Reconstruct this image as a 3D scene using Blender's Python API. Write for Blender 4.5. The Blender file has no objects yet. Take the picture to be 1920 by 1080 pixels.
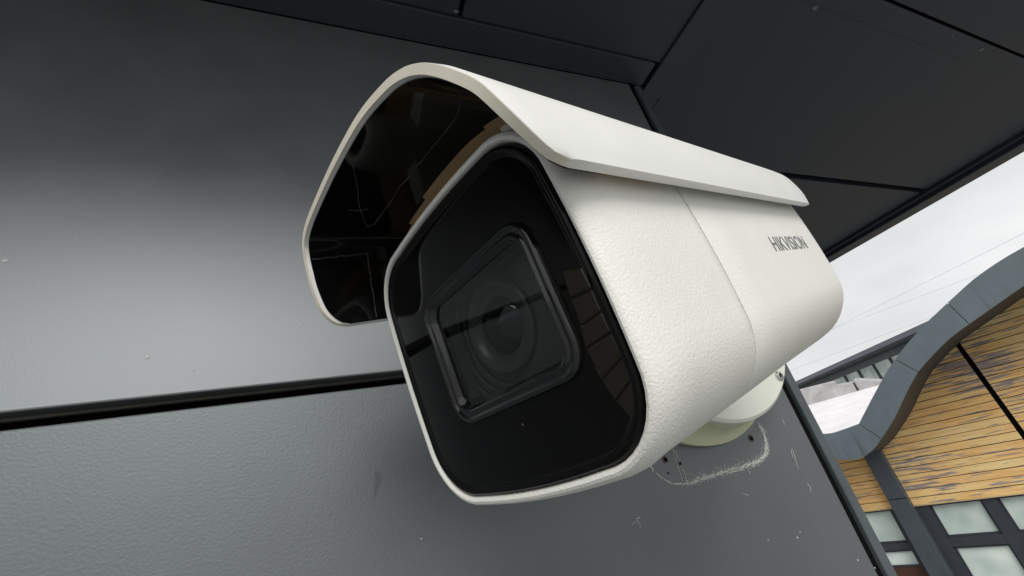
import bpy, bmesh, math, random
from mathutils import Vector, Matrix, noise

random.seed(7)
# ------------------------------------------------------------------ camera
H = 3.4                                   # lens height above the ground
F_PX, CX, CY = 800.0, 960.0, 540.0        # focal length and centre in photo pixels
AX = Vector((0.91716859, 0.03063198, -0.39732034))   # world axes seen from the camera
AY = Vector((-0.33344073, -0.4869876, -0.80725483))
AZ = Vector((-0.21821789, 0.87287156, -0.43643578))
EYE = Vector((0, 0, H))
scene = bpy.context.scene
col = scene.collection

def ray(px, py):
    c = Vector(((px - CX) / F_PX, -(py - CY) / F_PX, -1.0))
    return Vector((AX.dot(c), AY.dot(c), AZ.dot(c)))

cam = bpy.data.cameras.new('camera')
cam_o = bpy.data.objects.new('camera', cam)
col.objects.link(cam_o)
rot = Matrix((AX, AY, AZ))                # rows: world components of camera axes
cam_o.matrix_world = Matrix.Translation(EYE) @ rot.to_4x4()
cam.sensor_width = 36.0
cam.lens = 36.0 * F_PX / 1920.0
cam.clip_start = 0.005
cam.clip_end = 2000.0
scene.camera = cam_o

# ------------------------------------------------------------------ sky and sun
SUN_DIR = Vector((-0.24, -0.70, 0.58)).normalized()     # towards the sun behind the cloud
SUN_ELEV = math.asin(SUN_DIR.z)
SUN_AZ = math.atan2(SUN_DIR.x, SUN_DIR.y)
world = bpy.data.worlds.new('World')
scene.world = world
world.use_nodes = True
wn, wl = world.node_tree.nodes, world.node_tree.links
wn.clear()
w_out = wn.new('ShaderNodeOutputWorld')
w_bg = wn.new('ShaderNodeBackground')
w_sky = wn.new('ShaderNodeTexSky')
w_sky.sky_type = 'NISHITA'
w_sky.sun_disc = False
w_sky.sun_elevation = SUN_ELEV
w_sky.sun_rotation = SUN_AZ
w_sky.air_density = 1.0
w_sky.dust_density = 5.0
w_hsv = wn.new('ShaderNodeHueSaturation')
w_hsv.inputs['Saturation'].default_value = 0.12
w_tc = wn.new('ShaderNodeTexCoord')
w_map = wn.new('ShaderNodeMapping')
w_map.inputs['Scale'].default_value = (1.0, 1.0, 2.4)
w_noise = wn.new('ShaderNodeTexNoise')
w_noise.inputs['Scale'].default_value = 2.2
w_noise.inputs['Detail'].default_value = 6.0
w_noise.inputs['Roughness'].default_value = 0.55
w_ramp = wn.new('ShaderNodeValToRGB')
w_ramp.color_ramp.elements[0].position = 0.3
w_ramp.color_ramp.elements[0].color = (6.9, 7.12, 7.32, 1)
w_ramp.color_ramp.elements[1].position = 0.72
w_ramp.color_ramp.elements[1].color = (9.5, 9.56, 9.62, 1)
w_mix = wn.new('ShaderNodeMixRGB')
w_mix.inputs['Fac'].default_value = 0.93
wl.new(w_sky.outputs['Color'], w_hsv.inputs['Color'])
wl.new(w_tc.outputs['Generated'], w_map.inputs['Vector'])
wl.new(w_map.outputs['Vector'], w_noise.inputs['Vector'])
wl.new(w_noise.outputs['Fac'], w_ramp.inputs['Fac'])
wl.new(w_hsv.outputs['Color'], w_mix.inputs['Color1'])
wl.new(w_ramp.outputs['Color'], w_mix.inputs['Color2'])
wl.new(w_mix.outputs['Color'], w_bg.inputs['Color'])
w_bg.inputs['Strength'].default_value = 0.0605
wl.new(w_bg.outputs['Background'], w_out.inputs['Surface'])

sun = bpy.data.lights.new('sun', 'SUN')
sun.energy = 1.5
sun.angle = math.radians(35)
sun.color = (1.0, 0.98, 0.95)
sun_o = bpy.data.objects.new('sun', sun)
col.objects.link(sun_o)
sun_o.rotation_euler = (-SUN_DIR).to_track_quat('-Z', 'Y').to_euler()
sun_o.location = (2, -4, 8)

vs = scene.view_settings
vs.view_transform = 'Standard'
vs.look = 'None'
vs.exposure = 0.75
vs.gamma = 1.0
vs.use_curve_mapping = False

# ------------------------------------------------------------------ helpers
def empty(name, loc, label, cat, group=None, mat=None):
    o = bpy.data.objects.new(name, None)
    col.objects.link(o)
    if mat is not None:
        o.matrix_world = mat
    else:
        o.location = loc
    o.empty_display_size = 0.05
    tag(o, label, cat, group)
    return o

def tag(o, label=None, cat=None, group=None, kind=None):
    if label: o['label'] = label
    if cat: o['category'] = cat
    if group: o['group'] = group
    if kind: o['kind'] = kind

def obj(name, verts, faces, m, parent=None, smooth=None):
    me = bpy.data.meshes.new(name)
    me.from_pydata([tuple(v) for v in verts], [], faces)
    me.validate()
    bm = bmesh.new(); bm.from_mesh(me)
    bmesh.ops.recalc_face_normals(bm, faces=bm.faces)
    bm.to_mesh(me); bm.free()
    if smooth is not None:
        for p in me.polygons: p.use_smooth = True
        me.set_sharp_from_angle(angle=math.radians(smooth))
    if m: me.materials.append(m)
    o = bpy.data.objects.new(name, me)
    col.objects.link(o)
    if parent: o.parent = parent
    return o

class MB:
    """collects simple shapes into one mesh"""
    def __init__(s): s.v, s.f = [], []
    def add(s, v, f):
        k = len(s.v); s.v += [Vector(x) for x in v]; s.f += [[i + k for i in q] for q in f]; return s
    def box(s, a, b):
        x0, y0, z0 = a; x1, y1, z1 = b
        return s.hexa([(x0,y0,z0),(x1,y0,z0),(x1,y1,z0),(x0,y1,z0),(x0,y0,z1),(x1,y0,z1),(x1,y1,z1),(x0,y1,z1)])
    def hexa(s, p):
        return s.add(p, [(0,3,2,1),(4,5,6,7),(0,1,5,4),(1,2,6,5),(2,3,7,6),(3,0,4,7)])
    def build(s, name, m, parent=None, smooth=None):
        return obj(name, s.v, s.f, m, parent, smooth)

def bevel(o, w, seg=2):
    bm = bmesh.new(); bm.from_mesh(o.data)
    bmesh.ops.bevel(bm, geom=list(bm.edges), offset=w, segments=seg, affect='EDGES', profile=0.5)
    bm.to_mesh(o.data); bm.free()
    return o

def loft(rings, cap0=False, cap1=False, closed=True):
    n = len(rings[0]); v = []; f = []
    for r in rings: v += r
    for k in range(len(rings) - 1):
        for i in range(n if closed else n - 1):
            j = (i + 1) % n
            f.append((k*n+i, k*n+j, (k+1)*n+j, (k+1)*n+i))
    if cap0: f.append(tuple(range(n - 1, -1, -1)))
    if cap1: f.append(tuple((len(rings)-1)*n + i for i in range(n)))
    return v, f

def rrect(hw, z0, z1, rad, bulge=0.0, cx=0.0, chamf=0.0, radl=None, bulb=None, NC=10, NS=8):
    """rounded rectangle, counter-clockwise from the lower right; fixed point count.
    radl: radius of the lower corners, bulb: bulge of the top and bottom"""
    radl = rad if radl is None else radl
    bulb = bulge if bulb is None else bulb
    P = []
    cs = [(hw - radl, z0 + radl, -90, radl), (hw - rad, z1 - rad, 0, rad), (-hw + rad, z1 - rad, 90, rad), (-hw + radl, z0 + radl, 180, radl)]
    def pt(c, a): return (c[0] + c[3]*math.cos(math.radians(a)), c[1] + c[3]*math.sin(math.radians(a)))
    for k, c in enumerate(cs):
        a0 = c[2]; A, B = pt(c, a0), pt(c, a0 + 90)
        for i in range(NC + 1):
            px, pz = pt(c, a0 + 90*i/NC)
            if k in (0, 3) and chamf:
                t = i / NC
                px += (A[0] + (B[0]-A[0])*t - px)*chamf; pz += (A[1] + (B[1]-A[1])*t - pz)*chamf
            P.append((px, pz))
        n = cs[(k + 1) % 4]
        E1 = pt(n, n[2])
        d = [(1, 0), (0, 1), (-1, 0), (0, -1)][k]
        for i in range(1, NS):
            t = i / NS
            b = (bulge if k in (0, 2) else bulb) * 4*t*(1 - t)
            P.append((B[0] + (E1[0]-B[0])*t + d[0]*b, B[1] + (E1[1]-B[1])*t + d[1]*b))
    return [(cx + x, z) for x, z in P]

def lathe(prof, n=48, axis='y', c=(0, 0, 0)):
    """prof: list of (radius, along-axis)"""
    rings = []
    for r, a in prof:
        ring = []
        for i in range(n):
            t = 2*math.pi*i/n
            if axis == 'y': p = (c[0] + r*math.cos(t), c[1] + a, c[2] + r*math.sin(t))
            else: p = (c[0] + r*math.cos(t), c[1] + r*math.sin(t), c[2] + a)
            ring.append(Vector(p))
        rings.append(ring)
    return loft(rings, True, True)

def tube(pts, rad, n=6):
    rings = []
    for i, p in enumerate(pts):
        p = Vector(p)
        d = (Vector(pts[min(i+1, len(pts)-1)]) - Vector(pts[max(i-1, 0)])).normalized()
        a = d.orthogonal().normalized(); b = d.cross(a)
        r = rad[i] if isinstance(rad, (list, tuple)) else rad
        rings.append([p + a*r*math.cos(2*math.pi*k/n) + b*r*math.sin(2*math.pi*k/n) for k in range(n)])
    return loft(rings, True, True)

def resample(pts, k):
    """Catmull-Rom through pts, k points evenly spaced by length"""
    P = [Vector(p) for p in pts]
    dense = []
    for i in range(len(P) - 1):
        p0, p1, p2, p3 = P[max(i-1, 0)], P[i], P[i+1], P[min(i+2, len(P)-1)]
        for j in range(16):
            t = j / 16
            dense.append(0.5*((2*p1) + (p2-p0)*t + (2*p0-5*p1+4*p2-p3)*t*t + (3*p1-p0-3*p2+p3)*t**3))
    dense.append(P[-1])
    L = [0]
    for i in range(1, len(dense)): L.append(L[-1] + (dense[i]-dense[i-1]).length)
    out = []; j = 0
    for i in range(k):
        s = L[-1]*i/(k-1)
        while j < len(L) - 2 and L[j+1] < s: j += 1
        u = (s - L[j]) / max(L[j+1]-L[j], 1e-9)
        out.append(dense[j].lerp(dense[j+1], min(max(u, 0), 1)))
    return out

# ------------------------------------------------------------------ materials
def new_mat(name):
    m = bpy.data.materials.new(name); m.use_nodes = True
    nt = m.node_tree
    return m, nt.nodes, nt.links, nt.nodes['Principled BSDF']

def simple(name, c, rough=0.5, metal=0.0, spec=0.5, var=0.0, vscale=6.0, bump=0.0, bscale=200.0, bdist=0.001, coat=0.0, spots=None):
    m, N, L, B = new_mat(name)
    B.inputs['Base Color'].default_value = (*c, 1)
    B.inputs['Roughness'].default_value = rough
    B.inputs['Metallic'].default_value = metal
    B.inputs['Specular IOR Level'].default_value = spec
    B.inputs['Coat Weight'].default_value = coat
    tc = N.new('ShaderNodeTexCoord')
    if var:
        nz = N.new('ShaderNodeTexNoise'); nz.inputs['Scale'].default_value = vscale
        nz.inputs['Detail'].default_value = 8.0; nz.inputs['Roughness'].default_value = 0.6
        L.new(tc.outputs['Object'], nz.inputs['Vector'])
        mr = N.new('ShaderNodeMapRange')
        mr.inputs['From Min'].default_value = 0.25; mr.inputs['From Max'].default_value = 0.75
        mr.inputs['To Min'].default_value = 1 - var; mr.inputs['To Max'].default_value = 1 + var
        L.new(nz.outputs['Fac'], mr.inputs['Value'])
        mx = N.new('ShaderNodeMixRGB'); mx.blend_type = 'MULTIPLY'; mx.inputs['Fac'].default_value = 1
        mx.inputs['Color1'].default_value = (*c, 1)
        L.new(mr.outputs['Result'], mx.inputs['Color2'])
        last = mx.outputs['Color']
        if spots:
            sc, thr, scol = spots
            vo = N.new('ShaderNodeTexVoronoi'); vo.inputs['Scale'].default_value = sc
            L.new(tc.outputs['Object'], vo.inputs['Vector'])
            dm = N.new('ShaderNodeMath'); dm.operation = 'MULTIPLY_ADD'
            # sparse: only cells whose random value is high carry a speck
            sp = N.new('ShaderNodeSeparateColor'); L.new(vo.outputs['Color'], sp.inputs['Color'])
            rr = N.new('ShaderNodeMapRange'); rr.inputs['From Min'].default_value = 0.86; rr.inputs['From Max'].default_value = 1.0
            rr.inputs['To Min'].default_value = 0.0; rr.inputs['To Max'].default_value = thr
            L.new(sp.outputs['Red'], rr.inputs['Value'])
            lt = N.new('ShaderNodeMath'); lt.operation = 'LESS_THAN'
            L.new(vo.outputs['Distance'], lt.inputs[0]); L.new(rr.outputs['Result'], lt.inputs[1])
            m2 = N.new('ShaderNodeMixRGB'); m2.inputs['Color2'].default_value = (*scol, 1)
            L.new(lt.outputs['Value'], m2.inputs['Fac']); L.new(last, m2.inputs['Color1'])
            last = m2.outputs['Color']
        L.new(last, B.inputs['Base Color'])
        rm = N.new('ShaderNodeMapRange')
        rm.inputs['To Min'].default_value = rough*0.88; rm.inputs['To Max'].default_value = min(1, rough*1.12)
        L.new(nz.outputs['Fac'], rm.inputs['Value']); L.new(rm.outputs['Result'], B.inputs['Roughness'])
    if bump:
        nb = N.new('ShaderNodeTexNoise'); nb.inputs['Scale'].default_value = bscale
        nb.inputs['Detail'].default_value = 3.0; nb.inputs['Roughness'].default_value = 0.55
        L.new(tc.outputs['Object'], nb.inputs['Vector'])
        bp = N.new('ShaderNodeBump'); bp.inputs['Strength'].default_value = bump; bp.inputs['Distance'].default_value = bdist
        L.new(nb.outputs['Fac'], bp.inputs['Height']); L.new(bp.outputs['Normal'], B.inputs['Normal'])
    return m

M = {}
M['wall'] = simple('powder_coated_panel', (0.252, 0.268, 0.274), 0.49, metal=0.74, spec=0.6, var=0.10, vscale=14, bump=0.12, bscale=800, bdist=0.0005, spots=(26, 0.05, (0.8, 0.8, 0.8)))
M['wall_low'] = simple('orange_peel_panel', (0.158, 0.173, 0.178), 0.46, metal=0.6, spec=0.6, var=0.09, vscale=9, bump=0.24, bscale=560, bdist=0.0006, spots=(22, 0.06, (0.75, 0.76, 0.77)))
M['soffit'] = simple('soffit_panel', (0.024, 0.030, 0.043), 0.55, var=0.15, vscale=4, bump=0.15, bscale=400, bdist=0.0005)
M['soffit_trim'] = simple('soffit_trim', (0.024, 0.029, 0.040), 0.5, var=0.2, vscale=6)
M['dark'] = simple('joint_black', (0.006, 0.006, 0.006), 0.9, spec=0.03)
M['return'] = simple('panel_return', (0.13, 0.12, 0.10), 0.6, var=0.2, vscale=30)
M['trim'] = simple('corner_trim', (0.075, 0.088, 0.095), 0.45, var=0.25, vscale=20, bump=0.2, bscale=200, bdist=0.0005, spots=(60, 0.12, (0.35, 0.35, 0.33)))
M['white_rough'] = simple('textured_white_housing', (0.80, 0.79, 0.735), 0.5, var=0.03, vscale=25, bump=0.5, bscale=1150, bdist=0.00055, spots=(55, 0.03, (0.2, 0.18, 0.15)))
M['white'] = simple('smooth_white_visor', (0.82, 0.815, 0.785), 0.42, var=0.025, vscale=30, bump=0.06, bscale=500, bdist=0.0003)
M['cream'] = simple('cream_rim_plastic', (0.84, 0.79, 0.66), 0.5, var=0.06, vscale=40)
M['ivory'] = simple('ivory_box_plastic', (0.78, 0.79, 0.70), 0.45, var=0.03, vscale=20, bump=0.1, bscale=400, bdist=0.0003)
M['yellowed'] = simple('yellowed_box_plastic', (0.58, 0.60, 0.40), 0.5, var=0.12, vscale=30)
M['gloss'] = simple('glossy_black_plate', (0.003, 0.003, 0.0035), 0.04, spec=0.2, var=0.1, vscale=40, spots=(150, 0.06, (0.12, 0.12, 0.12)))
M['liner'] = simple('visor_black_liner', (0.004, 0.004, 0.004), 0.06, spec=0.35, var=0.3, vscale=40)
M['bezel'] = simple('black_bezel', (0.005, 0.005, 0.006), 0.06, spec=0.7)
M['barrel'] = simple('lens_barrel', (0.080, 0.081, 0.080), 0.4)
M['tan'] = simple('warm_lit_visor_plastic', (0.78, 0.56, 0.30), 0.6, var=0.15, vscale=40)  # white visor plastic; its dim warm light is put into the colour
M['ir'] = simple('brown_reflector', (0.009, 0.0065, 0.0032), 0.25, var=0.35, vscale=60)
M['print'] = simple('grey_print', (0.16, 0.165, 0.17), 0.5)
M['steel'] = simple('stainless_screw', (0.62, 0.61, 0.58), 0.3, metal=1.0)
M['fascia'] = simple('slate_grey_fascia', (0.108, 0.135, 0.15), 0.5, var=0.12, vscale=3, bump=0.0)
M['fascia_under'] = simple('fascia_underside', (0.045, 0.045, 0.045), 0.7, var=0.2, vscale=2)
M['column'] = simple('dark_metal_column', (0.055, 0.066, 0.078), 0.5, var=0.15, vscale=3)
M['frame'] = simple('dark_window_frame', (0.035, 0.04, 0.05), 0.45, var=0.15, vscale=5)
M['roof'] = simple('pale_roof_sheet', (0.72, 0.70, 0.71), 0.7, var=0.12, vscale=2.5)
M['ridge'] = simple('grey_ridge_cap', (0.36, 0.35, 0.35), 0.75, var=0.3, vscale=4)
M['brick'] = simple('brown_lower_wall', (0.06, 0.022, 0.012), 0.7, var=0.4, vscale=5)
M['ground'] = simple('concrete_yard', (0.24, 0.242, 0.24), 0.85, var=0.15, vscale=0.6, bump=0.3, bscale=40, bdist=0.004)
M['fibre'] = simple('sealant_fibre', (0.82, 0.82, 0.78), 0.9)
M['cable'] = simple('cable_sheath', (0.5, 0.51, 0.52), 0.7)
M['eave'] = simple('eave_metal', (0.16, 0.165, 0.20), 0.5, var=0.1, vscale=2)
M['clere'] = simple('clerestory_wall', (0.17, 0.185, 0.19), 0.6, var=0.1, vscale=2)

def glass_mat():
    m, N, L, B = new_mat('window_lens_glass')
    N.remove(B)
    out = [n for n in N if n.type == 'OUTPUT_MATERIAL'][0]
    tr = N.new('ShaderNodeBsdfTransparent'); tr.inputs['Color'].default_value = (0.70, 0.72, 0.72, 1)
    gl = N.new('ShaderNodeBsdfGlossy'); gl.inputs['Roughness'].default_value = 0.01
    fr = N.new('ShaderNodeFresnel'); fr.inputs['IOR'].default_value = 1.65
    mx = N.new('ShaderNodeMixShader')
    ge = N.new('ShaderNodeNewGeometry')                 # the rear face of the slab reflects nothing more
    sb = N.new('ShaderNodeMath'); sb.operation = 'SUBTRACT'; sb.inputs[0].default_value = 1.0
    ml = N.new('ShaderNodeMath'); ml.operation = 'MULTIPLY'
    L.new(ge.outputs['Backfacing'], sb.inputs[1]); L.new(sb.outputs['Value'], ml.inputs[0]); L.new(fr.outputs['Fac'], ml.inputs[1])
    L.new(ml.outputs['Value'], mx.inputs['Fac']); L.new(tr.outputs['BSDF'], mx.inputs[1]); L.new(gl.outputs['BSDF'], mx.inputs[2])
    L.new(mx.outputs['Shader'], out.inputs['Surface'])
    return m
M['glass'] = glass_mat()
M['lens'] = simple('lens_front_glass', (0.004, 0.006, 0.007), 0.03, spec=0.8)

def streaks(m, amount=0.3):
    N, L = m.node_tree.nodes, m.node_tree.links
    B = N['Principled BSDF']
    src = B.inputs['Base Color'].links[0].from_socket
    tc = N.new('ShaderNodeTexCoord'); mp = N.new('ShaderNodeMapping'); mp.inputs['Scale'].default_value = (22, 22, 0.9)
    L.new(tc.outputs['Object'], mp.inputs['Vector'])
    n = N.new('ShaderNodeTexNoise'); n.inputs['Scale'].default_value = 1.0; n.inputs['Detail'].default_value = 5
    L.new(mp.outputs['Vector'], n.inputs['Vector'])
    n2 = N.new('ShaderNodeTexNoise'); n2.inputs['Scale'].default_value = 1.1; n2.inputs['Detail'].default_value = 1
    L.new(tc.outputs['Object'], n2.inputs['Vector'])
    r = N.new('ShaderNodeMapRange'); r.inputs['From Min'].default_value = 0.52; r.inputs['From Max'].default_value = 0.72
    L.new(n.outputs['Fac'], r.inputs['Value'])
    r2 = N.new('ShaderNodeMapRange'); r2.inputs['From Min'].default_value = 0.50; r2.inputs['From Max'].default_value = 0.66; r2.inputs['To Max'].default_value = amount
    L.new(n2.outputs['Fac'], r2.inputs['Value'])
    k = N.new('ShaderNodeMath'); k.operation = 'MULTIPLY'; L.new(r.outputs['Result'], k.inputs[0]); L.new(r2.outputs['Result'], k.inputs[1])
    x = N.new('ShaderNodeMixRGB'); x.blend_type = 'MULTIPLY'; x.inputs['Color2'].default_value = (0.25, 0.27, 0.28, 1)
    L.new(k.outputs['Value'], x.inputs['Fac']); L.new(src, x.inputs['Color1']); L.new(x.outputs['Color'], B.inputs['Base Color'])
streaks(M['fascia'], 0.6)

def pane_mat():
    m, N, L, B = new_mat('reflection_toned_blind_pane')
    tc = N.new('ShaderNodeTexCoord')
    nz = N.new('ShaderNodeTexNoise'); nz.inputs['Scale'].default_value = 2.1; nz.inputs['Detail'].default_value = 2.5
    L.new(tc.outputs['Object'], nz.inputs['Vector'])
    rp = N.new('ShaderNodeValToRGB')  # pale blind tone, with glass reflections painted in as lighter and darker noise
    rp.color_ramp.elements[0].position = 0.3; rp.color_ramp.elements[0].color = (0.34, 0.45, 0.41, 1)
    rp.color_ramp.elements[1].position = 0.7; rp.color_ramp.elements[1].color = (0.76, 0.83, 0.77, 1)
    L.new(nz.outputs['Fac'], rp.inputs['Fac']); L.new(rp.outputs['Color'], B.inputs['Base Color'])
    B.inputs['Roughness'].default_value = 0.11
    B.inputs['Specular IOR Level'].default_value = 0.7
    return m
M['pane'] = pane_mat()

def wood_mat():
    m, N, L, B = new_mat('weathered_larch')
    tc = N.new('ShaderNodeTexCoord')
    oi = N.new('ShaderNodeObjectInfo')
    at = N.new('ShaderNodeAttribute'); at.attribute_name = 'grain'       # along-board, across-board coordinates
    cmb = N.new('ShaderNodeVectorMath'); cmb.operation = 'MULTIPLY_ADD'
    cmb.inputs[1].default_value = (1, 1, 1)
    off = N.new('ShaderNodeCombineXYZ')
    ml = N.new('ShaderNodeMath'); ml.operation = 'MULTIPLY'; ml.inputs[1].default_value = 40
    L.new(oi.outputs['Random'], ml.inputs[0]); L.new(ml.outputs['Value'], off.inputs['Z'])
    L.new(at.outputs['Vector'], cmb.inputs[0]); L.new(off.outputs['Vector'], cmb.inputs[2])
    def nz(sx, sy, sc, det, src=cmb.outputs['Vector']):
        mp = N.new('ShaderNodeMapping'); mp.inputs['Scale'].default_value = (sx, sy, 1)
        L.new(src, mp.inputs['Vector'])
        n = N.new('ShaderNodeTexNoise'); n.inputs['Scale'].default_value = sc; n.inputs['Detail'].default_value = det
        n.inputs['Roughness'].default_value = 0.6
        L.new(mp.outputs['Vector'], n.inputs['Vector']); return n.outputs['Fac']
    grain = nz(1, 14, 3.0, 8)
    tone = nz(1, 2, 1.3, 4)
    r1 = N.new('ShaderNodeValToRGB')
    r1.color_ramp.elements[0].position = 0.3; r1.color_ramp.elements[0].color = (0.66, 0.34, 0.105, 1)
    r1.color_ramp.elements[1].position = 0.72; r1.color_ramp.elements[1].color = (0.91, 0.60, 0.24, 1)
    L.new(grain, r1.inputs['Fac'])
    # bleached, greenish-yellow areas
    r2 = N.new('ShaderNodeMapRange'); r2.inputs['From Min'].default_value = 0.42; r2.inputs['From Max'].default_value = 0.68
    L.new(tone, r2.inputs['Value'])
    mx = N.new('ShaderNodeMixRGB'); mx.inputs['Color2'].default_value = (0.85, 0.68, 0.33, 1)
    sc_ = N.new('ShaderNodeMath'); sc_.operation = 'MULTIPLY'; sc_.inputs[1].default_value = 0.7
    L.new(r2.outputs['Result'], sc_.inputs[0]); L.new(sc_.outputs['Value'], mx.inputs['Fac']); L.new(r1.outputs['Color'], mx.inputs['Color1'])
    # bare grey-violet strips where the finish has flaked; more on the lower boards
    flake = nz(1.5, 19.0, 1.9, 10)
    big = N.new('ShaderNodeTexNoise'); big.inputs['Scale'].default_value = 0.9; big.inputs['Detail'].default_value = 2
    L.new(tc.outputs['Object'], big.inputs['Vector'])
    ad = N.new('ShaderNodeMath'); ad.operation = 'MULTIPLY_ADD'; ad.inputs[1].default_value = 0.5
    L.new(big.outputs['Fac'], ad.inputs[0]); L.new(flake, ad.inputs[2])
    r3 = N.new('ShaderNodeMapRange'); r3.inputs['From Min'].default_value = 0.80; r3.inputs['From Max'].default_value = 0.84
    L.new(ad.outputs['Value'], r3.inputs['Value'])
    gc = N.new('ShaderNodeMixRGB'); gc.inputs['Color1'].default_value = (0.12, 0.085, 0.065, 1); gc.inputs['Color2'].default_value = (0.50, 0.42, 0.40, 1)
    L.new(nz(1, 22, 4, 5), gc.inputs['Fac'])
    m2 = N.new('ShaderNodeMixRGB'); L.new(r3.outputs['Result'], m2.inputs['Fac'])
    L.new(mx.outputs['Color'], m2.inputs['Color1']); L.new(gc.outputs['Color'], m2.inputs['Color2'])
    L.new(m2.outputs['Color'], B.inputs['Base Color'])
    B.inputs['Roughness'].default_value = 0.7
    bp = N.new('ShaderNodeBump'); bp.inputs['Strength'].default_value = 0.4; bp.inputs['Distance'].default_value = 0.004
    L.new(grain, bp.inputs['Height']); L.new(bp.outputs['Normal'], B.inputs['Normal'])
    return m
M['wood'] = wood_mat()

# ------------------------------------------------------------------ ground
g = MB(); g.add([(-400, -400, 0), (400, -400, 0), (400, 400, 0), (-400, 400, 0)], [(0, 1, 2, 3)])
go = g.build('ground', M['ground']); tag(go, 'concrete yard below the two buildings', 'ground', kind='structure')

# ------------------------------------------------------------------ near building: wall and soffit
WY = 0.33                                  # wall face
ZS = H + 0.546                             # soffit underside
near = empty('dark_clad_building', (0.0, WY, 0), 'dark grey panel-clad building corner with deep black soffit, carrying the white camera', 'building')
def npart(name, a, b, m, parent=near, bev=0.0):
    o = MB().box(*[tuple(Vector(p) - near.location) for p in (a, b)]).build(name, m, parent)
    if bev: bevel(o, bev)
    return o
XE = 0.4525                                # panel edge near the corner
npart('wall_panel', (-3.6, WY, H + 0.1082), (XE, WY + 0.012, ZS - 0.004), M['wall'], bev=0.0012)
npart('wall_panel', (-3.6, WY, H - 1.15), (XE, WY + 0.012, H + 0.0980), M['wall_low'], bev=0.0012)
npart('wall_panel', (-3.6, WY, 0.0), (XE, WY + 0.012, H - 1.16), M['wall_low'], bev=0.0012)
npart('panel_return', (-3.6, WY + 0.001, H + 0.1090), (XE - 0.002, WY + 0.020, H + 0.1120), M['return'])
npart('panel_return', (-3.6, WY + 0.0128, H + 0.1068), (XE - 0.002, WY + 0.0165, H + 0.1088), M['return'])
npart('joint_filler', (XE + 0.0005, WY + 0.0035, 0.0), (0.4632, WY + 0.0195, ZS - 0.006), M['dark'])
npart('backing_wall', (-3.6, WY + 0.021, 0.0), (0.462, WY + 3.6, ZS + 0.24), M['dark'])
npart('corner_trim', (0.4637, WY - 0.001, 0.0), (0.4762, WY + 0.03, ZS - 0.005), M['trim'], bev=0.0012)
npart('corner_trim', (0.4625, WY + 0.031, 0.0), (0.4755, WY + 3.6, ZS - 0.005), M['trim'])
# soffit
YF = -0.12                                 # outer lip of the canopy, in front of the wall
XR = 1.66
def sof(x0, y0, x1, y1, z0=0.0, z1=0.03, m='soffit', name='soffit_panel', bev=0.0012):
    return npart(name, (x0, y0, ZS + z0), (x1, y1, ZS + z1), M[m], bev=bev)
sof(-3.6, YF, -1.25, 0.289)
sof(-1.244, YF, 0.1600, 0.289)
sof(0.1660, YF, 0.4860, 0.289)
sof(0.531, 0.1235, XR, 0.474)
sof(0.531, YF, XR, 0.1195, z0=0.001)
sof(0.4765, 0.490, XR, 4.0)
sof(0.4775, 0.3455, 0.5305, 0.4740)
sof(-3.6, 0.2895, 0.4770, 0.3295, z0=-0.004, z1=0.02, m='soffit_trim', name='soffit_batten')
sof(0.4865, YF, 0.5305, 0.345, z0=-0.004, z1=0.02, m='soffit_trim', name='soffit_batten')
sof(0.5310, 0.1575, 1.2, 0.1590, z0=-0.0006, z1=0.01, m='soffit_trim', name='soffit_seam', bev=0)
sof(-3.6, YF + 0.01, XR, 4.0, z0=0.034, z1=0.24, m='dark', name='soffit_core', bev=0)
# drip edge along the open side: an inner angle, then a deeper outer lip
npart('edge_trim', (XR, YF, ZS - 0.010), (XR + 0.018, 4.0, ZS + 0.25), M['soffit_trim'], bev=0.002)
npart('edge_trim', (XR + 0.0185, YF, ZS - 0.022), (XR + 0.085, 4.0, ZS + 0.26), M['soffit_trim'], bev=0.003)
npart('edge_trim', (-3.6, YF - 0.07, ZS - 0.02), (XR + 0.085, YF - 0.0005, ZS + 0.26), M['soffit_trim'], bev=0.003)
# paint chips on the soffit
for (x, y, a, b) in [(0.682, 0.160, 0.007, 0.004), (1.134, 0.134, 0.006, 0.004), (1.02, 0.13, 0.003, 0.002), (0.157, 0.283, 0.004, 0.002)]:
    pts = []
    for k in range(9):
        t = 2*math.pi*k/9; q = random.uniform(0.6, 1.2)
        pts.append((x + a*q*math.cos(t), y + b*q*math.sin(t), ZS - 0.0012))
    n = len(pts)
    vv = [Vector(p) - near.location for p in pts] + [Vector(p) + Vector((0, 0, 0.002)) - near.location for p in pts]
    obj('paint_chip', vv, [tuple(range(n))] + [(i, (i+1) % n, n + (i+1) % n, n + i) for i in range(n)], simple('chip', (0.16, 0.17, 0.15), 0.8), near)

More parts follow.
